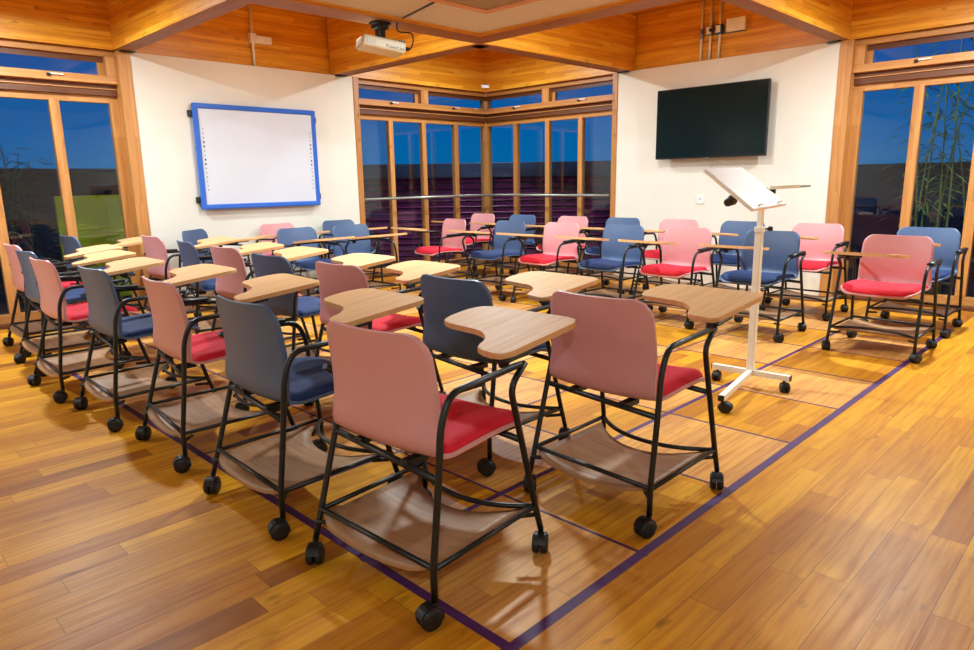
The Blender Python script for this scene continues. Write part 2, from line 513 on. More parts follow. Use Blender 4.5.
def caster(x, y, yaw):
    bm = B()
    R = 0.033
    c, s = math.cos(yaw), math.sin(yaw)
    prof = [(0.010, -0.011), (R * 0.86, -0.011), (R, -0.006), (R, 0.006), (R * 0.86, 0.011), (0.010, 0.011)]
    for sd in (-1, 1):
        lathe(bm, prof, (-0.018, sd * 0.0135, R), 'Y', 18)
    # hood between and above the wheels, and the stem
    pts = [(-0.018 + (R + 0.004) * math.cos(a), (R + 0.004) * math.sin(a)) for a in [PI * k / 10 for k in range(-1, 10)]]
    vb = []
    for sy in (-0.012, 0.012):
        vb.append([bm.verts.new((px, sy * 1.6, R + pz)) for px, pz in pts] )
    n = len(pts)
    for i in range(n - 1):
        bm.faces.new((vb[0][i], vb[0][i + 1], vb[1][i + 1], vb[1][i]))
    for q in vb:
        try: bm.faces.new(q)
        except ValueError: pass
    bm.faces.new((vb[0][0], vb[1][0], vb[1][-1], vb[0][-1]))
    tube(bm, [(0, 0, 0.045), (0, 0, 0.082)], 0.009, 8)
    for v in bm.verts:
        px, py = v.co.x, v.co.y
        v.co.x = x + c * px - s * py; v.co.y = y + s * px + c * py
    return bm

def profile():
    ctrl = [(0.456, 0.412), (0.437, 0.428), (0.37, 0.440), (0.265, 0.440), (0.16, 0.434), (0.095, 0.431), (0.046, 0.444), (0.021, 0.482), (0.016, 0.54), (0.014, 0.62), (0.004, 0.71), (-0.012, 0.800)]
    P = []
    n = len(ctrl)
    for i in range(n - 1):
        p0 = ctrl[max(i - 1, 0)]; p1 = ctrl[i]; p2 = ctrl[i + 1]; p3 = ctrl[min(i + 2, n - 1)]
        for k in range(4):
            t = k / 4
            P.append(tuple(0.5 * (2 * p1[a] + (p2[a] - p0[a]) * t + (2 * p0[a] - 5 * p1[a] + 4 * p2[a] - p3[a]) * t * t + (3 * p1[a] - p0[a] - 3 * p2[a] + p3[a]) * t ** 3) for a in (0, 1)))
    P.append(ctrl[-1])
    # extra rows near both ends so the rounded corners are smooth
    def sub(a, b, ts): return [(a[0] + (b[0] - a[0]) * t, a[1] + (b[1] - a[1]) * t) for t in ts]
    P = sub(P[0], P[1], (0, 0.15, 0.4, 0.7)) + P[1:-2] + sub(P[-2], P[-1], (0, 0.35, 0.6, 0.8, 0.92, 1.0))
    return P

def shell_grids(s_from, s_to, half, half_top, r_front, r_top, inset, off, thick, cross=True):
    P = profile()
    S = [0.0]
    for a, b in zip(P, P[1:]): S.append(S[-1] + math.hypot(b[0] - a[0], b[1] - a[1]))
    tot = S[-1]
    rows_t, rows_b = [], []
    idx = [i for i in range(len(P)) if S[i] >= s_from - 1e-9 and S[i] <= s_to + 1e-9]
    pts = [(S[i], P[i]) for i in idx]
    def at(s):
        for i in range(len(S) - 1):
            if S[i] <= s <= S[i + 1]:
                t = (s - S[i]) / max(1e-9, S[i + 1] - S[i])
                return (P[i][0] + (P[i + 1][0] - P[i][0]) * t, P[i][1] + (P[i + 1][1] - P[i][1]) * t)
        return P[-1]
    for e in (s_from, s_to):
        if all(abs(e - q[0]) > 1e-6 for q in pts): pts.append((e, at(e)))
    if s_to < tot * 0.6:
        for t in (0.006, 0.018, 0.04):
            pts.append((s_to - t, at(s_to - t))); pts.append((s_from + t, at(s_from + t)))
    pts.sort()
    NC = 14
    for s, (x, z) in pts:
        e = 0.004
        a, b = at(max(0, s - e)), at(min(tot, s + e))
        tx, tz = b[0] - a[0], b[1] - a[1]
        l = math.hypot(tx, tz); tx /= l; tz /= l
        nx, nz = -tz, tx                       # towards the sitter
        if nz < 0 and nx < 0: nx, nz = -nx, -nz
        # direction runs front -> back -> up, so the sitter side is (tz, -tx)
        nx, nz = tz, -tx
        f = min(1.0, max(0.0, (s - 0.30) / 0.45))
        hw = half + (half_top - half) * f
        d0, d1 = s - s_from, s_to - s
        if d0 < r_front: hw -= r_front - math.sqrt(max(0, r_front ** 2 - (r_front - d0) ** 2))
        if d1 < r_top: hw -= r_top - math.sqrt(max(0, r_top ** 2 - (r_top - d1) ** 2))
        rt, rb = [], []
        for j in range(NC + 1):
            u = -1 + 2 * j / NC
            u = math.copysign(1 - (1 - abs(u)) ** 1.3, u)
            y = u * hw
            back = min(1.0, max(0.0, (s - 0.42) / 0.12))
            c = ((0.012 + 0.022 * back) * (y / 0.22) ** 2) if cross else 0.012 * (y / 0.22) ** 2
            edge = max(0.0, abs(u) - 0.86) / 0.14
            th = thick
            puff = off * (1 - 0.75 * edge ** 2) if off else 0.0
            if off:
                ee = min(d0, d1)
                if ee < 0.03: puff *= 0.25 + 0.75 * math.sin(ee / 0.03 * PI / 2)
            px, pz = x + nx * c, z + nz * c
            rt.append((px + nx * (th + puff) - XC, y, pz + nz * (th + puff)))
            rb.append((px + nx * (0.0 if not off else th * 0.9) - XC, y, pz + nz * (0.0 if not off else th * 0.9)))
        rows_t.append(rt); rows_b.append(rb)
    return rows_t, rows_b, tot

def tablet_outline():
    poly = [(0.365, -0.010), (0.785, -0.028), (0.800, 0.435), (0.565, 0.440), (0.535, 0.205), (0.47, 0.135), (0.39, 0.118)]
    rad = [0.05, 0.06, 0.09, 0.07, 0.10, 0.05, 0.035]
    return [(x - 0.40, y) for x, y in rounded(poly, rad, 6)]

def build_chair(shell_mat, pad_mat, name='tablet_arm_chair'):
    root = thing(name, 'chair', 'chair')
    tubes = chair_meshes()
    pos = {'rr': (-0.03, -YC, -0.3), 'fr': (0.475, -YC, 0.5), 'fl': (0.475, YC, -0.4), 'rl': (-0.03, YC, 0.7)}
    for key, nm in (('rr', 'rear_leg'), ('rl', 'rear_leg'), ('fr', 'front_leg'), ('fl', 'front_leg')):
        lg = obj(nm, tubes[key], M['black'], root)
        x, y, a = pos[key]
        obj('caster', caster(x - XC, y, a), M['rubber'], lg)
    # lower rails
    for y in (-YC, YC):
        bm = B(); tube(bm, [L3(-0.03 if y < 0 else 0.0, 0.168, y), L3(0.444 if y < 0 else 0.475, 0.168, y)], 0.0085, 8); obj('side_rail', bm, M['black'], root)
    bm = B(); tube(bm, [L3(-0.03, 0.172, -YC), L3(0.0, 0.172, YC)], 0.0085, 8); obj('rear_rail', bm, M['black'], root)
    bm = B()
    tube(bm, [L3(0.444 + 0.0155 * (1 + t) - 0.115 * (1 - (abs(t) ** 2.2)), 0.168, t * YC) for t in [-1 + 2 * k / 16 for k in range(17)]], 0.009, 8)
    obj('front_rail', bm, M['black'], root)
    # seat cross bars with their mounting plates
    for x, z in ((0.002, 0.416), (0.375, 0.415)):
        bm = B(); tube(bm, [L3(x, z, -YC), L3(x + 0.078, z, YC)], 0.011, 8)
        for y in (-0.12, 0.12):
            xo = x - XC + 0.078 * (y / YC + 1) / 2
            box(bm, xo - 0.010, xo + 0.08 if x < 0.1 else xo + 0.02, y - 0.016, y + 0.016, z - 0.004, z + 0.018 if x < 0.1 else z + 0.026, 0.003)
        obj('seat_bar', bm, M['black'], root)
    # sagging plywood shelf
    bm = B()
    top, bot = [], []
    for i in range(9):
        t = i / 8
        rt, rb = [], []
        for j in range(15):
            u = -1 + 2 * j / 14
            fx = 0.425 - 0.115 * (1 - abs(u) ** 2.2)
            e = 0.03 * max(0, abs(u) - 0.8) / 0.2
            x = (-0.035 + e) + (fx - (-0.035 + e)) * t
            z = 0.157 - 0.036 * (1 - u * u) * (1 - 0.35 * t)
            rt.append(L3(x, z + 0.006, u * 0.243)); rb.append(L3(x, z - 0.006, u * 0.243))
        top.append(rt); bot.append(rb)
    sheet(bm, top, bot)
    obj('book_shelf', bm, M['shelf'], root)
    for x, y, dx in ((0.452, -YC, -1), (0.452, YC, -1), (-0.03, -YC, 1), (-0.03, YC, 1)):
        bm = B(); sy = 1 if y < 0 else -1
        tube(bm, [L3(x, 0.135, y), L3(x + dx * 0.055, 0.130, y + sy * 0.055)], 0.008, 6)
        obj('shelf_brace', bm, M['black'], root)
    # seat shell and pad
    P = profile(); S = 0.0
    for p, q in zip(P, P[1:]): S += math.hypot(q[0] - p[0], q[1] - p[1])
    t1, b1, _ = shell_grids(0.0, S, 0.237, 0.218, 0.08, 0.070, 0, 0, 0.011)
    bm = B(); sheet(bm, t1, b1)
    obj('seat_shell', bm, shell_mat, root)
    t2, b2, _ = shell_grids(0.012, 0.395, 0.226, 0.218, 0.075, 0.03, 0, 0.030, 0.011)
    bm = B(); sheet(bm, t2, b2)
    obj('seat_pad', bm, pad_mat, root)
    # arm pad on the left arm
    bm = B()
    pts = [L3(x, z, YC) for x, z in ((0.09, 0.650), (0.20, 0.647), (0.33, 0.642))]
    top = [[(p[0], p[1] + w, p[2] + 0.013 - 0.006 * (w / 0.02) ** 2) for w in (-0.02, -0.01, 0, 0.01, 0.02)] for p in pts]
    bot = [[(p[0], p[1] + w, p[2] - 0.004) for w in (-0.02, -0.01, 0, 0.01, 0.02)] for p in pts]
    sheet(bm, top, bot)
    obj('armrest', bm, M['black'], root)
    # writing tablet and its bracket (origin at the pivot on the right arm)
    bm = B()
    prism(bm, tablet_outline(), -0.010, 0.010, 0.004)
    tb = obj('writing_tablet', bm, M['desk'], root)
    tb.location = (0.40 - XC, -YC, 0.690)
    bm = B()
    box(bm, -0.02, 0.10, -0.018, 0.03, -0.021, -0.010, 0.003)
    tube(bm, [(0.0, 0.0, -0.017), (0.14, 0.14, -0.017), (0.24, 0.17, -0.017)], 0.008, 6)
    lathe(bm, [(0.014, -0.050), (0.018, -0.045), (0.018, -0.012)], (0.02, 0.030, 0), 'Z', 10)
    obj('tablet_bracket', bm, M['black'], tb)
    return root

def copy_tree(o, parent=None):
    c = o.copy(); COL.objects.link(c)
    if parent is not None: c.parent = parent
    for ch in list(o.children): copy_tree(ch, c)
    return c

proto = {'pink': build_chair(M['pink'], M['red']), 'blue': build_chair(M['blue'], M['navy'])}
used = {'pink': False, 'blue': False}
def part_of(root, nm):
    for c in root.children:
        if c.name.split('.')[0] == nm: return c

def place(col, u, v, yaw_deg, trot, label, group, shift=None):
    """u, v = middle of the line through the rear casters"""
    if used[col]: r = copy_tree(proto[col])
    else: r = proto[col]; used[col] = True
    a = math.radians(yaw_deg)
    r.location = (u + math.cos(a) * XC, v + math.sin(a) * XC, 0)
    r.rotation_euler = (0, 0, a)
    r['label'] = label; r['category'] = 'chair'; r['group'] = group
    part_of(r, 'writing_tablet').rotation_euler = (0, math.radians(-6), math.radians(trot))
    if group in (G3, G4, G5): r.scale = (1, 1, 0.975)
    dx, dy = shift or ((-0.045, 0.03) if group in (G3, G4) else (-0.02, 0.02) if group == G5 else (-0.075, 0.065))
    part_of(r, 'writing_tablet').location = (0.40 - XC + dx, -YC + dy, 0.690)
    return r

G1 = 'chairs in the near left row'; G2 = 'chairs in the second left row'
G3 = 'chairs in the front row facing left'; G4 = 'chairs in the back row by the right wall'; G5 = 'chairs along the whiteboard wall'
rows = [
    # near row facing right
    ('pink', 1.080, 1.555, 5.0, 0, 'pink chair with red seat pad standing nearest the camera at the tape corner', G1, (-0.06, 0.03)),
    ('blue', 1.055, 2.30, 1, 0, 'blue chair directly behind the nearest pink chair in the left row', G1),
    ('pink', 1.065, 3.12, -2, 0, 'pink chair third from the near end of the left row, between two blue chairs', G1),
    ('blue', 1.015, 3.88, 2, 0, 'blue chair fourth from the near end of the left row', G1),
    ('pink', 0.955, 4.62, 2, 0, 'pink chair fifth from the near end of the left row', G1, (-0.12, 0.10)),
    ('blue', 1.03, 5.35, 3, 0, 'blue chair sixth in the left row, mostly hidden behind a pink chair', G1, (-0.12, 0.10)),
    ('pink', 1.09, 6.05, 2, 0, 'pink chair at the far left edge of the picture, last of the left row', G1, (-0.075, 0.02)),
    ('blue', 1.62, 6.69, 3, 0, 'blue chair in front of the green panel window, only its back top showing', G1),
    # second row
    ('pink', 1.925, 1.385, 0.5, 0, 'pink chair at the near end of the second row, its tablet beside the white lectern', G2, (0.0, 0.001)),
    ('blue', 1.915, 2.135, 0, 0, 'blue chair behind the near pink chair of the second row', G2, (-0.03, 0.025)),
    ('pink', 1.90, 2.98, 1, 0, 'pink chair third in the second row, just behind the nearest chair', G2),
    ('blue', 1.90, 3.70, 1, 0, 'dark blue chair fourth in the second row below the whiteboard corner', G2, (-0.02, 0.01)),
    ('pink', 1.97, 4.44, 1, 0, 'pink chair fifth in the second row under the whiteboard', G2),
    ('blue', 2.00, 5.16, -7, 0, 'blue chair sixth in the second row, seen as a narrow dark back', G2),
    ('pink', 2.05, 5.98, 1, 0, 'pink chair last in the second row beside the left window post', G2),
    # front row facing left
    ('pink', 5.43, 1.30, 180, 0, 'pink chair on the far right in front, red pad, facing left beside the right window', G3),
    ('blue', 5.43, 2.18, 180, 0, 'blue chair behind the white lectern pole', G3),
    ('pink', 5.43, 2.90, 180, 0, 'pink chair left of the lectern, in front of the right wall socket', G3),
    ('blue', 5.43, 3.55, 180, 0, 'blue chair in front of the edge between corner glazing and television wall', G3),
    ('pink', 5.43, 4.28, 180, 0, 'pink chair in front of the right half of the corner glazing', G3),
    ('blue', 5.43, 4.98, 180, 0, 'blue chair in front of the corner post of the windows', G3),
    ('pink', 5.36, 5.78, 173, 0, 'pink chair in front of the left half of the corner glazing, red pad in view', G3),
    # back row
    ('blue', 6.36, 1.32, 180, 0, 'blue chair behind the far right pink chair, against the right window', G4),
    ('pink', 6.46, 2.19, 180, 0, 'pink chair against the end of the television wall beside the window post', G4),
    ('blue', 6.46, 2.88, 180, 0, 'blue chair under the lectern board, against the television wall', G4),
    ('pink', 6.46, 3.56, 180, 0, 'pink chair against the television wall below the left edge of the television', G4),
    ('blue', 6.46, 4.24, 180, 0, 'blue chair in the back row at the left end of the television wall', G4),
    ('pink', 6.46, 4.93, 180, 0, 'pink chair of the back row against the right corner glazing', G4),
    ('blue', 6.46, 5.72, 180, 0, 'blue chair of the back row just right of the window corner', G4),
    ('pink', 6.46, 6.42, 180, 0, 'pink chair of the back row just left of the window corner', G4),
    # along the whiteboard wall
    ('blue', 4.05, 6.02, -90, 0, 'blue chair in front of another blue chair at the right end of the whiteboard wall', G5),
    ('blue', 3.47, 6.10, -88, 0, 'blue chair in front of a pink one below the whiteboard', G5),
    ('blue', 4.50, 6.93, -90, 0, 'blue chair against the wall at the edge of the corner glazing, mostly hidden', G5),
    ('pink', 3.73, 6.96, -86, 0, 'pink chair against the wall below the whiteboard', G5),
    ('blue', 2.72, 6.75, -52, 0, 'blue chair turned sideways below the left edge of the whiteboard', G5),
]
for r in rows: place(*r)

# ------------------------------------------------------------------ lectern
lx, ly = 3.81, 1.61
t = thing('lectern', 'white mobile lectern with tilted board on a thin pole, standing between the chair rows', 'lectern', (lx, ly, 0))
def bar(p, q, h, w, bm):
    p, q = Vector(p), Vector(q)
    d = (q - p); L = d.length; d.normalize()
    s = Vector((0, 0, 1)).cross(d).normalized(); up = d.cross(s)
    vs = [bm.verts.new(c + s * a * w / 2 + up * b * h / 2) for c in (p, q) for a, b in ((-1, -1), (1, -1), (1, 1), (-1, 1))]
    for f in ((0, 1, 2, 3), (7, 6, 5, 4), (0, 4, 5, 1), (1, 5, 6, 2), (2, 6, 7, 3), (3, 7, 4, 0)): bm.faces.new([vs[i] for i in f])
bm = B(); bar((0.012, -0.225, 0.08), (-0.015, 0.225, 0.08), 0.03, 0.03, bm); obj('cross_foot', bm, M['white_metal'], t)
bm = B(); bar((0, 0, 0.08), (-0.575, -0.10, 0.08), 0.03, 0.03, bm); obj('long_foot', bm, M['white_metal'], t)
for p, q in (((0.0125, -0.225, 0.08), (0.0129, -0.230, 0.08)), ((-0.015, 0.225, 0.08), (-0.0153, 0.230, 0.08)), ((-0.575, -0.10, 0.08), (-0.580, -0.1009, 0.08))):
    bm = B(); bar(p, q, 0.031, 0.031, bm); obj('end_cap', bm, M['black'], t)
for (x, y, a) in ((0.010, -0.195, 0.6), (-0.012, 0.195, 0.2), (-0.55, -0.096, 1.7)):
    bm = caster(x, y, a)
    bmesh.ops.scale(bm, vec=(1, 1, 0.80), verts=bm.verts)
    obj('caster', bm, M['rubber'], t)
bm = B(); box(bm, -0.019, 0.019, -0.019, 0.019, 0.065, 0.915, 0.003); obj('lower_pole', bm, M['white_metal'], t)
bm = B(); box(bm, -0.014, 0.014, -0.014, 0.014, 0.90, 1.035, 0.002); up = obj('upper_pole', bm, M['white_metal'], t)
bm = B(); box(bm, -0.023, 0.023, -0.023, 0.023, 0.895, 0.925, 0.003); cl = obj('collar', bm, M['white_metal'], t)
bm = B(); tube(bm, [(0.02, -0.005, 0.912), (0.045, -0.03, 0.912)], 0.006, 6); lathe(bm, [(0.006, 0.90), (0.014, 0.902), (0.014, 0.922), (0.006, 0.926)], (0.055, -0.037, 0), 'Z', 10); obj('clamp_knob', bm, M['black'], cl)
# board: centre, axes from the photograph's perspective
az, tilt = 0.084, 0.665
e1 = Vector((math.cos(az), math.sin(az), 0.016)).normalized()
e2 = Vector((math.sin(az) * math.cos(tilt), -math.cos(az) * math.cos(tilt), -math.sin(tilt)))
e2 = (e2 - e1 * e1.dot(e2)).normalized(); e3 = e1.cross(e2) * -1
if e3.z < 0: e3 = -e3
bc = Vector((3.805 - lx, 1.694 - ly, 1.147))
R = Matrix((e1, -e2, e3)).transposed().to_4x4(); R.translation = bc
bm = B(); box(bm, -0.28, 0.28, -0.174, 0.174, -0.020, 0.0, 0.004)
bmesh.ops.transform(bm, matrix=R, verts=bm.verts); bd = obj('sloped_board', bm, M['white_board'], t)
for px in (-0.17, 0.15):
    bm = B(); tube(bm, fillet([(px, -0.155, -0.002), (px, -0.16, 0.012), (px + 0.03, -0.165, 0.016)], 0.006), 0.005, 6)
    bmesh.ops.transform(bm, matrix=R, verts=bm.verts); obj('paper_stop', bm, M['white_metal'], bd)
bm = B(); box(bm, -0.06, 0.06, -0.05, 0.05, -0.045, -0.020, 0.004); bmesh.ops.transform(bm, matrix=R, verts=bm.verts); obj('hinge_block', bm, M['black'], t)
bm = B(); tube(bm, [(-0.06, -0.02, -0.035), (-0.16, -0.02, -0.075)], 0.008, 6); tube(bm, [(-0.14, -0.02, -0.07), (-0.19, -0.02, -0.088)], 0.028, 10, rads=[0.03, 0.022])
bmesh.ops.transform(bm, matrix=R, verts=bm.verts); obj('tilt_knob', bm, M['black'], t)
# side arm tray behind the board
bm = B(); bar((0.272, 0.09, 1.135), (0.50, 0.0, 1.140), 0.02, 0.05, bm); sa = obj('side_arm', bm, M['white_metal'], t)
bm = B(); bar((0.50, 0.0, 1.138), (0.60, -0.03, 1.139), 0.012, 0.03, bm); obj('arm_end', bm, M['rail'], sa)
bm = B(); tube(bm, [(0.31, 0.07, 1.10), (0.31, 0.07, 1.128)], 0.02, 10); obj('arm_knob', bm, M['black'], sa)

# ------------------------------------------------------------------ whiteboard
yw = VL - 0.05
wb = thing('interactive_whiteboard', 'whiteboard with blue frame mounted on the left white wall', 'whiteboard', (3.645, yw, 0.962))
fx, fz, fw = 0.690, 1.048, 0.052
bm = B()
box(bm, -fx, fx, -0.075, -0.03, 0, fw, 0.012); box(bm, -fx, fx, -0.075, -0.03, fz - fw, fz, 0.012)
box(bm, -fx, -fx + fw, -0.074, -0.03, 0.01, fz - 0.01, 0.012); box(bm, fx - fw, fx, -0.074, -0.03, 0.01, fz - 0.01, 0.012)
obj('frame', bm, M['bluef'], wb)
bm = B(); box(bm, -fx + fw * 0.7, fx - fw * 0.7, -0.062, -0.034, fw * 0.7, fz - fw * 0.7); fc = obj('writing_surface', bm, M['wbface'], wb)
for sgn in (-1, 1):
    for k in range(15):
        z = 0.80 - k * 0.043
        w = 0.010 if k in (3, 4, 7, 8) else 0.006
        x = sgn * (fx - fw - 0.030)
        bm = B(); box(bm, x - w * 0.7, x + w * 0.7, -0.0635, -0.0618, z - w, z + w)
        obj('control_icon', bm, M['ink'], fc)
for x, z in ((-fx - 0.02, 0.10), (-fx - 0.02, fz - 0.10), (fx + 0.0, fz - 0.1), (fx, 0.1)):
    bm = B(); box(bm, x - 0.012, x + 0.03, -0.035, 0.0, z - 0.03, z + 0.03, 0.003)
    obj('wall_bracket', bm, M['black'], wb)

# ------------------------------------------------------------------ television
xw = UR - 0.05
tv = thing('television', 'black flat television mounted on the right white wall', 'television', (xw, 3.592, 1.408))
bm = B(); box(bm, -0.13, -0.085, -0.630, 0.630, 0, 0.747, 0.006); obj('housing', bm, M['black'], tv)
bm = B(); box(bm, -0.1315, -0.128, -0.620, 0.620, 0.016, 0.738); obj('screen', bm, M['screen'], tv)
bm = B(); box(bm, -0.135, -0.12, -0.02, 0.02, -0.008, 0.004, 0.002); obj('sensor', bm, M['rail'], tv)
bm = B(); box(bm, -0.088, -0.02, -0.25, 0.25, 0.2, 0.55, 0.004); box(bm, -0.03, 0.0, -0.3, 0.3, 0.25, 0.5, 0.004); obj('wall_mount', bm, M['black'], tv)

# wall socket
so = thing('wall_socket', 'white wall socket below the left end of the television', 'socket', (xw, 3.71, 0.935))
bm = B(); box(bm, -0.012, 0.0, -0.042, 0.042, -0.02, 0.075, 0.003); obj('plate', bm, M['white'], so)
bm = B(); box(bm, -0.0135, -0.011, -0.005, 0.005, 0.028, 0.042); box(bm, -0.0135, -0.011, -0.02, -0.014, 0.02, 0.026); box(bm, -0.0135, -0.011, 0.014, 0.02, 0.02, 0.026); obj('outlet', bm, M['ink'], so)

# ------------------------------------------------------------------ conduits above the walls
cd = thing('conduit_pipe', 'single steel conduit rising above the whiteboard wall with a white switch plate', 'conduit', (3.71, VL - 0.004, ZB), 0, 'steel conduits')
bm = B(); tube(bm, [(0, 0, 0.002), (0, 0, 0.61)], 0.014, 10); obj('pipe', bm, M['chrome'], cd)
bm = B(); box(bm, -0.035, 0.035, -0.03, 0.03, 0.235, 0.335, 0.005); obj('coupling', bm, M['chrome'], cd)
bm = B(); box(bm, 0.035, 0.21, -0.025, 0.015, 0.24, 0.315, 0.004); obj('switch_plate', bm, M['white'], cd)
for k, (y, lab) in enumerate(((3.815, 'steel conduit left of its two neighbours above the television wall'), (3.712, 'middle steel conduit of three above the television wall'), (3.608, 'steel conduit beside the white plate above the television wall'))):
    cd = thing('conduit_pipe', lab, 'conduit', (UR + 0.002, y, ZB), 0, 'steel conduits')
    bm = B(); tube(bm, [(0, 0, 0.002), (0, 0, 0.61)], 0.013, 10); obj('pipe', bm, M['chrome'], cd)
    if k == 0:
        bm = B(); tube(bm, [(0, 0, 0.23), (0, 0, 0.33)], 0.02, 10); obj('coupling', bm, M['rail'], cd)
    else:
        bm = B(); box(bm, -0.045, 0.018, -0.036, 0.036, 0.25, 0.345, 0.005); obj('junction_box', bm, M['bluebox'] if k == 2 else M['rail'], cd)
        bm = B(); box(bm, -0.052, -0.045, -0.026, 0.026, 0.262, 0.333, 0.002); obj('box_cover', bm, M['white'], cd)
sp = thing('switch_plate', 'blank white cover plate on the beam above the television', 'wall plate', (UR + 0.03, 3.43, 2.63))
bm = B(); box(bm, -0.055, -0.01, -0.105, 0.10, 0.055, 0.185, 0.004); obj('cover', bm, M['white'], sp)
bm = B(); box(bm, -0.03, 0.0, -0.10, 0.12, 0.05, 0.18, 0.003); obj('back_box', bm, M['bluebox'], sp)
sb = thing('junction_plug', 'black cable coupler between two conduit boxes above the television', 'cable coupler', (UR - 0.045, 3.66, 2.71))
bm = B(); tube(bm, [(-0.02, 0.03, 0.015), (-0.02, -0.03, 0.022)], 0.018, 10); obj('coupler', bm, M['rubber'], sb)

# sensor box high in the window corner, and round detector
sn = thing('motion_sensor', 'small white sensor box on the timber in the window corner', 'sensor', (UR - 0.045, VL - 0.045, 2.475), -0.785)
bm = B(); box(bm, -0.055, 0.055, -0.06, 0.0, 0, 0.05, 0.006); obj('case', bm, M['white'], sn)
bm = B(); box(bm, -0.01, 0.03, -0.064, -0.058, 0.014, 0.034, 0.003); obj('lens', bm, M['rail'], sn)
for q in sn.children: q.location.y = -0.0
sn.rotation_euler = (0, 0, -PI / 4)

# ------------------------------------------------------------------ projector under the ring beam
pj = thing('projector', 'beige ceiling projector hanging from the beam on a black mount', 'projector', (3.47, 4.57, 2.43))
bm = B(); box(bm, -0.07, 0.07, -0.05, 0.05, -0.02, -0.001, 0.003); box(bm, -0.055, 0.055, -0.045, 0.045, -0.055, -0.02, 0.006)
box(bm, -0.03, 0.03, -0.03, 0.03, -0.125, -0.05, 0.006); box(bm, -0.11, 0.11, -0.05, 0.05, -0.136, -0.122, 0.003)
obj('ceiling_mount', bm, M['black'], pj)
Rp = Matrix.Translation((0.0, 0, -0.178)) @ Matrix.Rotation(math.radians(-22), 4, 'Z') @ Matrix.Rotation(math.radians(8), 4, 'Y')
bm = B(); box(bm, -0.172, 0.172, -0.125, 0.125, -0.042, 0.042, 0.016); bmesh.ops.transform(bm, matrix=Rp, verts=bm.verts); bdy = obj('body', bm, M['cream'], pj)
bm = B()
for k in range(6): box(bm, -0.14 + k * 0.012, -0.134 + k * 0.012, -0.1265, -0.124, -0.022, 0.016)
bmesh.ops.transform(bm, matrix=Rp, verts=bm.verts); obj('vent', bm, M['lampshell'], bdy)
bm = B(); box(bm, 0.02, 0.09, -0.09, 0.04, 0.041, 0.048, 0.003); box(bm, 0.11, 0.165, -0.12, -0.08, 0.038, 0.050, 0.003); bmesh.ops.transform(bm, matrix=Rp, verts=bm.verts); obj('top_cover', bm, M['black'], bdy)
bm = B(); lathe(bm, [(0.034, 0.115), (0.037, 0.12), (0.037, 0.145), (0.028, 0.148)], (-0.1, 0, 0.0), 'Y', 18); bmesh.ops.transform(bm, matrix=Rp, verts=bm.verts); obj('lens', bm, M['black'], bdy)
cu = bpy.data.curves.new('lettering', 'FONT'); cu.body = 'PowerLite'; cu.size = 0.036; cu.extrude = 0.0006; cu.align_x = 'CENTER'
tmp = bpy.data.objects.new('lettering_curve', cu); COL.objects.link(tmp)
bpy.context.view_layer.update()
lm = bpy.data.meshes.new_from_object(tmp.evaluated_get(bpy.context.evaluated_depsgraph_get()))
bpy.data.objects.remove(tmp)
lm.materials.clear(); lm.materials.append(M['ink'])
lt = bpy.data.objects.new('lettering', lm); COL.objects.link(lt); lt.parent = bdy
lt.matrix_local = Rp @ Matrix.Translation((0.085, -0.1262, -0.026)) @ Matrix.Rotation(PI / 2, 4, 'X')
bm = B()
a = Rp @ Vector((0.172, -0.10, 0.0))
tube(bm, fillet([a - Vector((0.01, 0, 0)), a + Vector((0.05, -0.0, -0.005)), a + Vector((0.085, 0, 0.06)), a + Vector((0.06, -0.02, 0.12)), (0.13, -0.045, -0.06), (0.11, -0.075, 0.012)], 0.05), 0.006, 6)
tube(bm, [a - Vector((0.004, 0, 0)), a + Vector((0.03, 0, -0.002))], 0.014, 8)
obj('cable', bm, M['rubber'], pj)

# surface cable duct on the dropped ceiling
bm = B(); tube(bm, [(3.60, 4.44, 2.458), (3.45, 3.85, 2.458), (3.40, 3.0, 2.458)], 0.010, 6)
tag(obj('ceiling_cable', bm, M['black']), 'dark cable running across the pale ceiling from the projector', 'cable')

# ------------------------------------------------------------------ pendant lamps in the coffers
def pendant(x, y, zl, lab, energy, drop_from=ZT, size=0.10):
    t = thing('pendant_lamp', lab, 'lamp', (x, y, drop_from), 0, 'ceiling lamps')
    h = drop_from - zl
    bm = B(); tube(bm, [(0, 0, 0), (0, 0, -h + 0.10)], 0.006, 6); lathe(bm, [(0.04, -0.015), (0.045, -0.005), (0.045, 0.0)], (0, 0, 0), 'Z', 14); obj('stem', bm, M['lampshell'], t)
    bm = B(); lathe(bm, [(0.050, -h), (0.056, -h + 0.002), (0.056, -h + 0.07), (0.035, -h + 0.10), (0.01, -h + 0.105)], (0, 0, 0), 'Z', 18); obj('housing', bm, M['lampshell'], t)
    bm = B(); lathe(bm, [(0.040, -h - 0.004), (0.046, -h - 0.001), (0.046, -h + 0.001)], (0, 0, 0), 'Z', 18); obj('lens', bm, M['lamp'], t)
    li = bpy.data.lights.new('lamp_light', 'AREA'); li.shape = 'DISK'; li.size = size; li.energy = energy; li.color = (0.81, 0.955, 1.0)
    lo = bpy.data.objects.new('lamp_light', li); COL.objects.link(lo); lo.parent = t; lo.location = (0, 0, -h - 0.012)
    return t
E = 62.0
pendant(1.30, 6.0, 2.66, 'ceiling lamp above the left window bay', E * 1.3)
pendant(5.90, 5.85, 2.82, 'small ceiling lamp high in the window corner', E)
pendant(5.85, 1.20, 2.66, 'ceiling lamp above the right window bay', E * 1.6)
pendant(-1.2, 5.9, 2.66, 'ceiling lamp in the bay left of the picture', E)
pendant(5.9, -1.2, 2.66, 'ceiling lamp in the bay right of the picture', E)
pendant(3.5, 5.0, 2.80, 'added lamp hidden behind the beam, lighting the coffer by the whiteboard wall', E * 0.8)  # unseen lamp, added to brighten the coffer timber
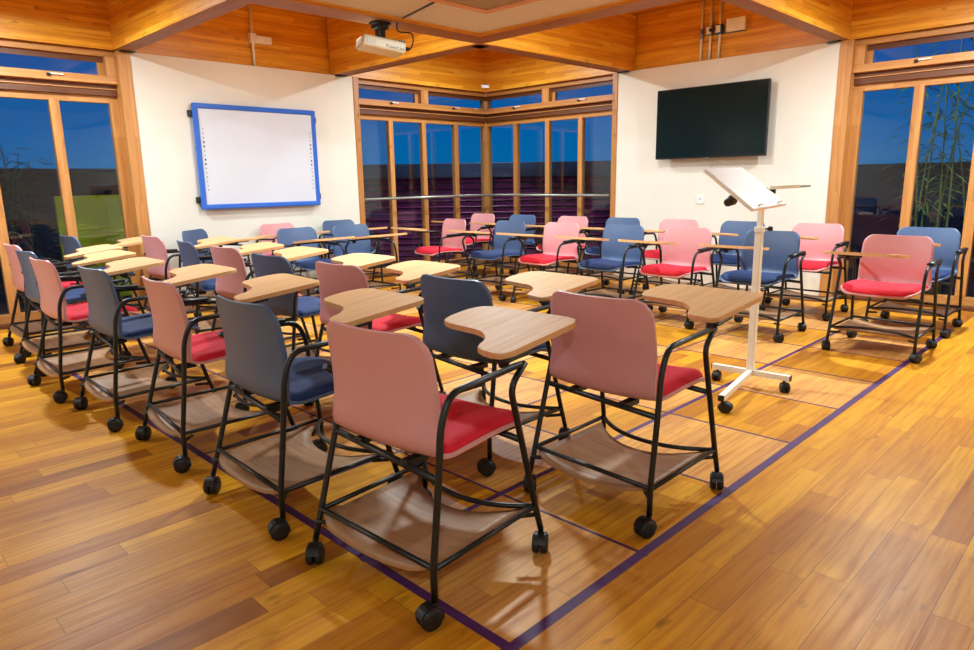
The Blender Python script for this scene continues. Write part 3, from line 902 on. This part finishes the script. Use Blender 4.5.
pendant(5.0, 3.5, 2.80, 'added lamp hidden behind the beam, lighting the coffer by the television wall', E * 0.8)  # likewise added out of sight for the coffer on this side
# flush ceiling light of the middle bay, plus an added fill behind the camera
def flush(x, y, lab, energy, size=0.42):
    t = thing('ceiling_light', lab, 'lamp', (x, y, 2.46), 0, 'flush ceiling lights')
    bm = B(); lathe(bm, [(size / 2 - 0.02, -0.03), (size / 2 + 0.015, -0.028), (size / 2 + 0.015, 0.0)], (0, 0, 0), 'Z', 28); obj('frame', bm, M['white'], t)
    bm = B(); lathe(bm, [(size / 2 - 0.02, -0.034), (size / 2 - 0.015, -0.031), (size / 2 - 0.015, -0.02)], (0, 0, 0), 'Z', 28); obj('lens', bm, M['lamp'], t)
    li = bpy.data.lights.new('lamp_light', 'AREA'); li.shape = 'DISK'; li.size = size; li.energy = energy; li.color = (0.81, 0.955, 1.0)
    lo = bpy.data.objects.new('lamp_light', li); COL.objects.link(lo); lo.parent = t; lo.location = (0, 0, -0.045)
flush(3.28, 3.28, 'round ceiling light over the middle of the room', E * 1.25, 0.20)
flush(-0.9, -0.9, 'added round fill light behind the camera, brightening the chair backs', E * 0.9, 0.30)

# ------------------------------------------------------------------ outside
struct(boxobj('ground', (-14, 34, -14, 34, -0.40, -0.16), M['ground']), 'dark ground outside the windows', 'ground')
# louvred building beyond the window corner, square to the diagonal
D = 11.5
lb = thing('louvred_building', 'dark maroon louvred building front outside the corner windows', 'building', (D * 0.707, D * 0.707, -0.16), -PI / 4)
H0 = 1.50 + 0.16
bm = B(); box(bm, -3.6, 3.6, 0.06, 1.2, 0, H0, 0); obj('wall', bm, M['slate'], lb)
bm = B(); box(bm, -3.65, 3.65, -0.05, 1.25, H0 - 0.24, H0, 0.01); obj('roof_band', bm, M['slate'], lb)
bm = B()
k = 0
while 0.05 + k * 0.10 < H0 - 0.30:
    z = 0.05 + k * 0.10
    vs = [bm.verts.new(p) for p in ((-3.6, 0.0, z), (3.6, 0.0, z), (3.6, 0.06, z + 0.07), (-3.6, 0.06, z + 0.07), (-3.6, 0.02, z - 0.012), (3.6, 0.02, z - 0.012), (3.6, 0.08, z + 0.058), (-3.6, 0.08, z + 0.058))]
    for f in ((0, 1, 2, 3), (7, 6, 5, 4), (0, 4, 5, 1), (1, 5, 6, 2), (2, 6, 7, 3), (3, 7, 4, 0)): bm.faces.new([vs[i] for i in f])
    k += 1
obj('louvres', bm, M['maroon'], lb)
# dark boundary walls to either side
w = thing('boundary_wall', 'dark wall outside the left windows behind the green panel', 'wall', (1.5, 13.0, -0.16))
bm = B(); box(bm, -6, 3.4, 0, 0.3, 0, 1.2 + 0.0197 * 13.2 + 0.16, 0.01); obj('wall_face', bm, M['darkwall'], w)
bm = B(); box(bm, -6, 3.4, -0.04, 0.34, 1.2 + 0.0197 * 13.2 + 0.16, 1.2 + 0.0197 * 13.2 + 0.22, 0.01); obj('coping', bm, M['slate'], w)
w = thing('boundary_wall', 'dark wall outside the right windows behind the bamboo', 'wall', (13.0, 1.5, -0.16))
bm = B(); box(bm, 0, 0.3, -6, 3.4, 0, 1.2 + 0.012 * 13.2 + 0.16, 0.01); obj('wall_face', bm, M['slate'], w)
bm = B(); box(bm, -0.04, 0.34, -6, 3.4, 1.2 + 0.012 * 13.2 + 0.10, 1.2 + 0.012 * 13.2 + 0.18, 0.01); obj('coping', bm, M['darkwall'], w)
gp = thing('garden_screen', 'lime green screen panel standing outside the left window', 'screen', (2.80, 9.2, -0.16))
bm = B(); box(bm, -0.62, 0.9, 0, 0.06, 0.02, 1.2 - 0.0093 * 9.5 + 0.16, 0.006); obj('panel', bm, M['green'], gp)
for x in (-0.58, 0.86):
    bm = B(); box(bm, x - 0.03, x + 0.03, 0.06, 0.11, 0, 1.24, 0.004); obj('post', bm, M['darkwall'], gp)

def bamboo(x, y, n, hmin, hmax, name, lab, cat, leafm, spread=0.5, seed=1):
    rnd = random.Random(seed)
    t = thing(name, lab, cat, (x, y, -0.16))
    bs, bl = B(), B()
    for i in range(n):
        bx_, by_ = rnd.uniform(-0.25, 0.25), rnd.uniform(-0.35, 0.35)
        h = rnd.uniform(hmin, hmax); lx_, ly_ = rnd.uniform(-spread, spread) * 0.5, rnd.uniform(-spread, spread)
        pts = [(bx_ + lx_ * (k / 6) ** 2, by_ + ly_ * (k / 6) ** 2, h * k / 6) for k in range(7)]
        tube(bs, pts, 0.012, 6, rads=[0.013 - 0.0015 * k for k in range(7)])
        for q in range(34):
            f = rnd.uniform(0.35, 1.0); k = min(5, int(f * 6)); s = f * 6 - k
            p = Vector(pts[k]).lerp(Vector(pts[k + 1]), s)
            a = rnd.uniform(0, 2 * PI); L = rnd.uniform(0.12, 0.28); r = rnd.uniform(0.05, 0.35)
            d = Vector((math.cos(a), math.sin(a), rnd.uniform(-0.5, 0.2)))
            c = p + d * r * 0.6
            e = c + d.normalized() * L; e.z -= L * 0.25
            sd = d.cross(Vector((0, 0, 1))).normalized() * 0.014
            m = (c + e) / 2 + Vector((0, 0, 0.01))
            vs = [bl.verts.new(v) for v in (c, m + sd, e, m - sd)]
            bl.faces.new(vs)
    obj('canes', bs, M['stalk'] if leafm is M['leaf'] else leafm, t); obj('foliage', bl, leafm, t)
bamboo(9.1, 1.75, 9, 2.4, 3.1, 'bamboo', 'tall bamboo clump growing outside the right windows', 'plant', M['leaf'], 0.45, 3)
bamboo(1.75, 9.4, 6, 1.3, 1.9, 'potted_palm', 'dark leafy plant outside the left windows', 'plant', M['palmleaf'], 0.45, 5)

# eaves outside the glazing, with unseen lamps added to brighten the view outside
bm = B(); box(bm, -1.0, 8.6, VL + 0.2, 8.5, 2.76, 2.84); box(bm, UR + 0.2, 8.6, -1.0, VL + 0.2, 2.76, 2.84)
ev = struct(obj('eaves', bm, M['track']), 'roof overhang outside the windows', 'roof')
def eave(x, y, en):
    bm = B(); lathe(bm, [(0.09, 2.73), (0.10, 2.74), (0.10, 2.76), (0.02, 2.765)], (x, y, 0), 'Z', 18); h = obj('added_lamp_housing', bm, M['lampshell'], ev)
    bm = B(); lathe(bm, [(0.07, 2.722), (0.08, 2.726), (0.08, 2.735)], (x, y, 0), 'Z', 18); obj('added_lamp_lens', bm, M['lamp'], h)
    li = bpy.data.lights.new('lamp_light', 'AREA'); li.shape = 'DISK'; li.size = 0.16; li.energy = en; li.color = (1.0, 0.96, 0.9)
    lo = bpy.data.objects.new('lamp_light', li); COL.objects.link(lo); lo.parent = h; lo.location = (x, y, 2.70)
eave(8.0, 7.9, 42); eave(2.2, 8.1, 20); eave(8.2, 2.0, 9)

# ------------------------------------------------------------------ sky at dusk
wd = bpy.data.worlds.new('dusk_sky'); SC.world = wd; wd.use_nodes = True
nt = wd.node_tree; k = NB(nt)
bg = nt.nodes['Background']
tc = k.n('ShaderNodeTexCoord'); sx = k.n('ShaderNodeSeparateXYZ'); k.lk(tc.outputs['Generated'], sx.inputs[0])
cr = k.ramp(k.m('MULTIPLY', sx.outputs[2], 2.0), [(0.0, (0, 96, 150)), (0.12, (0, 92, 158)), (0.35, (0, 74, 148)), (1.0, (0, 40, 110))])
k.lk(cr, bg.inputs[0]); bg.inputs[1].default_value = 1.15

# ------------------------------------------------------------------ camera
F, PITCH, YAW, ROLL = 678.86, 0.208575, 0.7816615, -0.0167418
f = Vector((math.cos(PITCH) * math.cos(YAW), math.cos(PITCH) * math.sin(YAW), -math.sin(PITCH)))
r = f.cross(Vector((0, 0, 1))).normalized(); u = r.cross(f)
c, s = math.cos(ROLL), math.sin(ROLL)
r, u = c * r + s * u, -s * r + c * u
cam = bpy.data.cameras.new('camera'); co = bpy.data.objects.new('camera', cam); COL.objects.link(co)
mw = Matrix((r, u, -f)).transposed().to_4x4(); mw.translation = Vector((0, 0, 1.2)); co.matrix_world = mw
cam.sensor_width = 36.0; cam.lens = F / 974 * 36.0; cam.clip_start = 0.02
SC.camera = co
vs = SC.view_settings
vs.view_transform = 'Standard'; vs.look = 'None'; vs.exposure = 0.05; vs.gamma = 1.0; vs.use_curve_mapping = False
try:
    SC.cycles.use_denoising = True
    SC.cycles.max_bounces = 8
    SC.cycles.sample_clamp_indirect = 6.0
    SC.cycles.caustics_reflective = False; SC.cycles.caustics_refractive = False
except Exception: pass
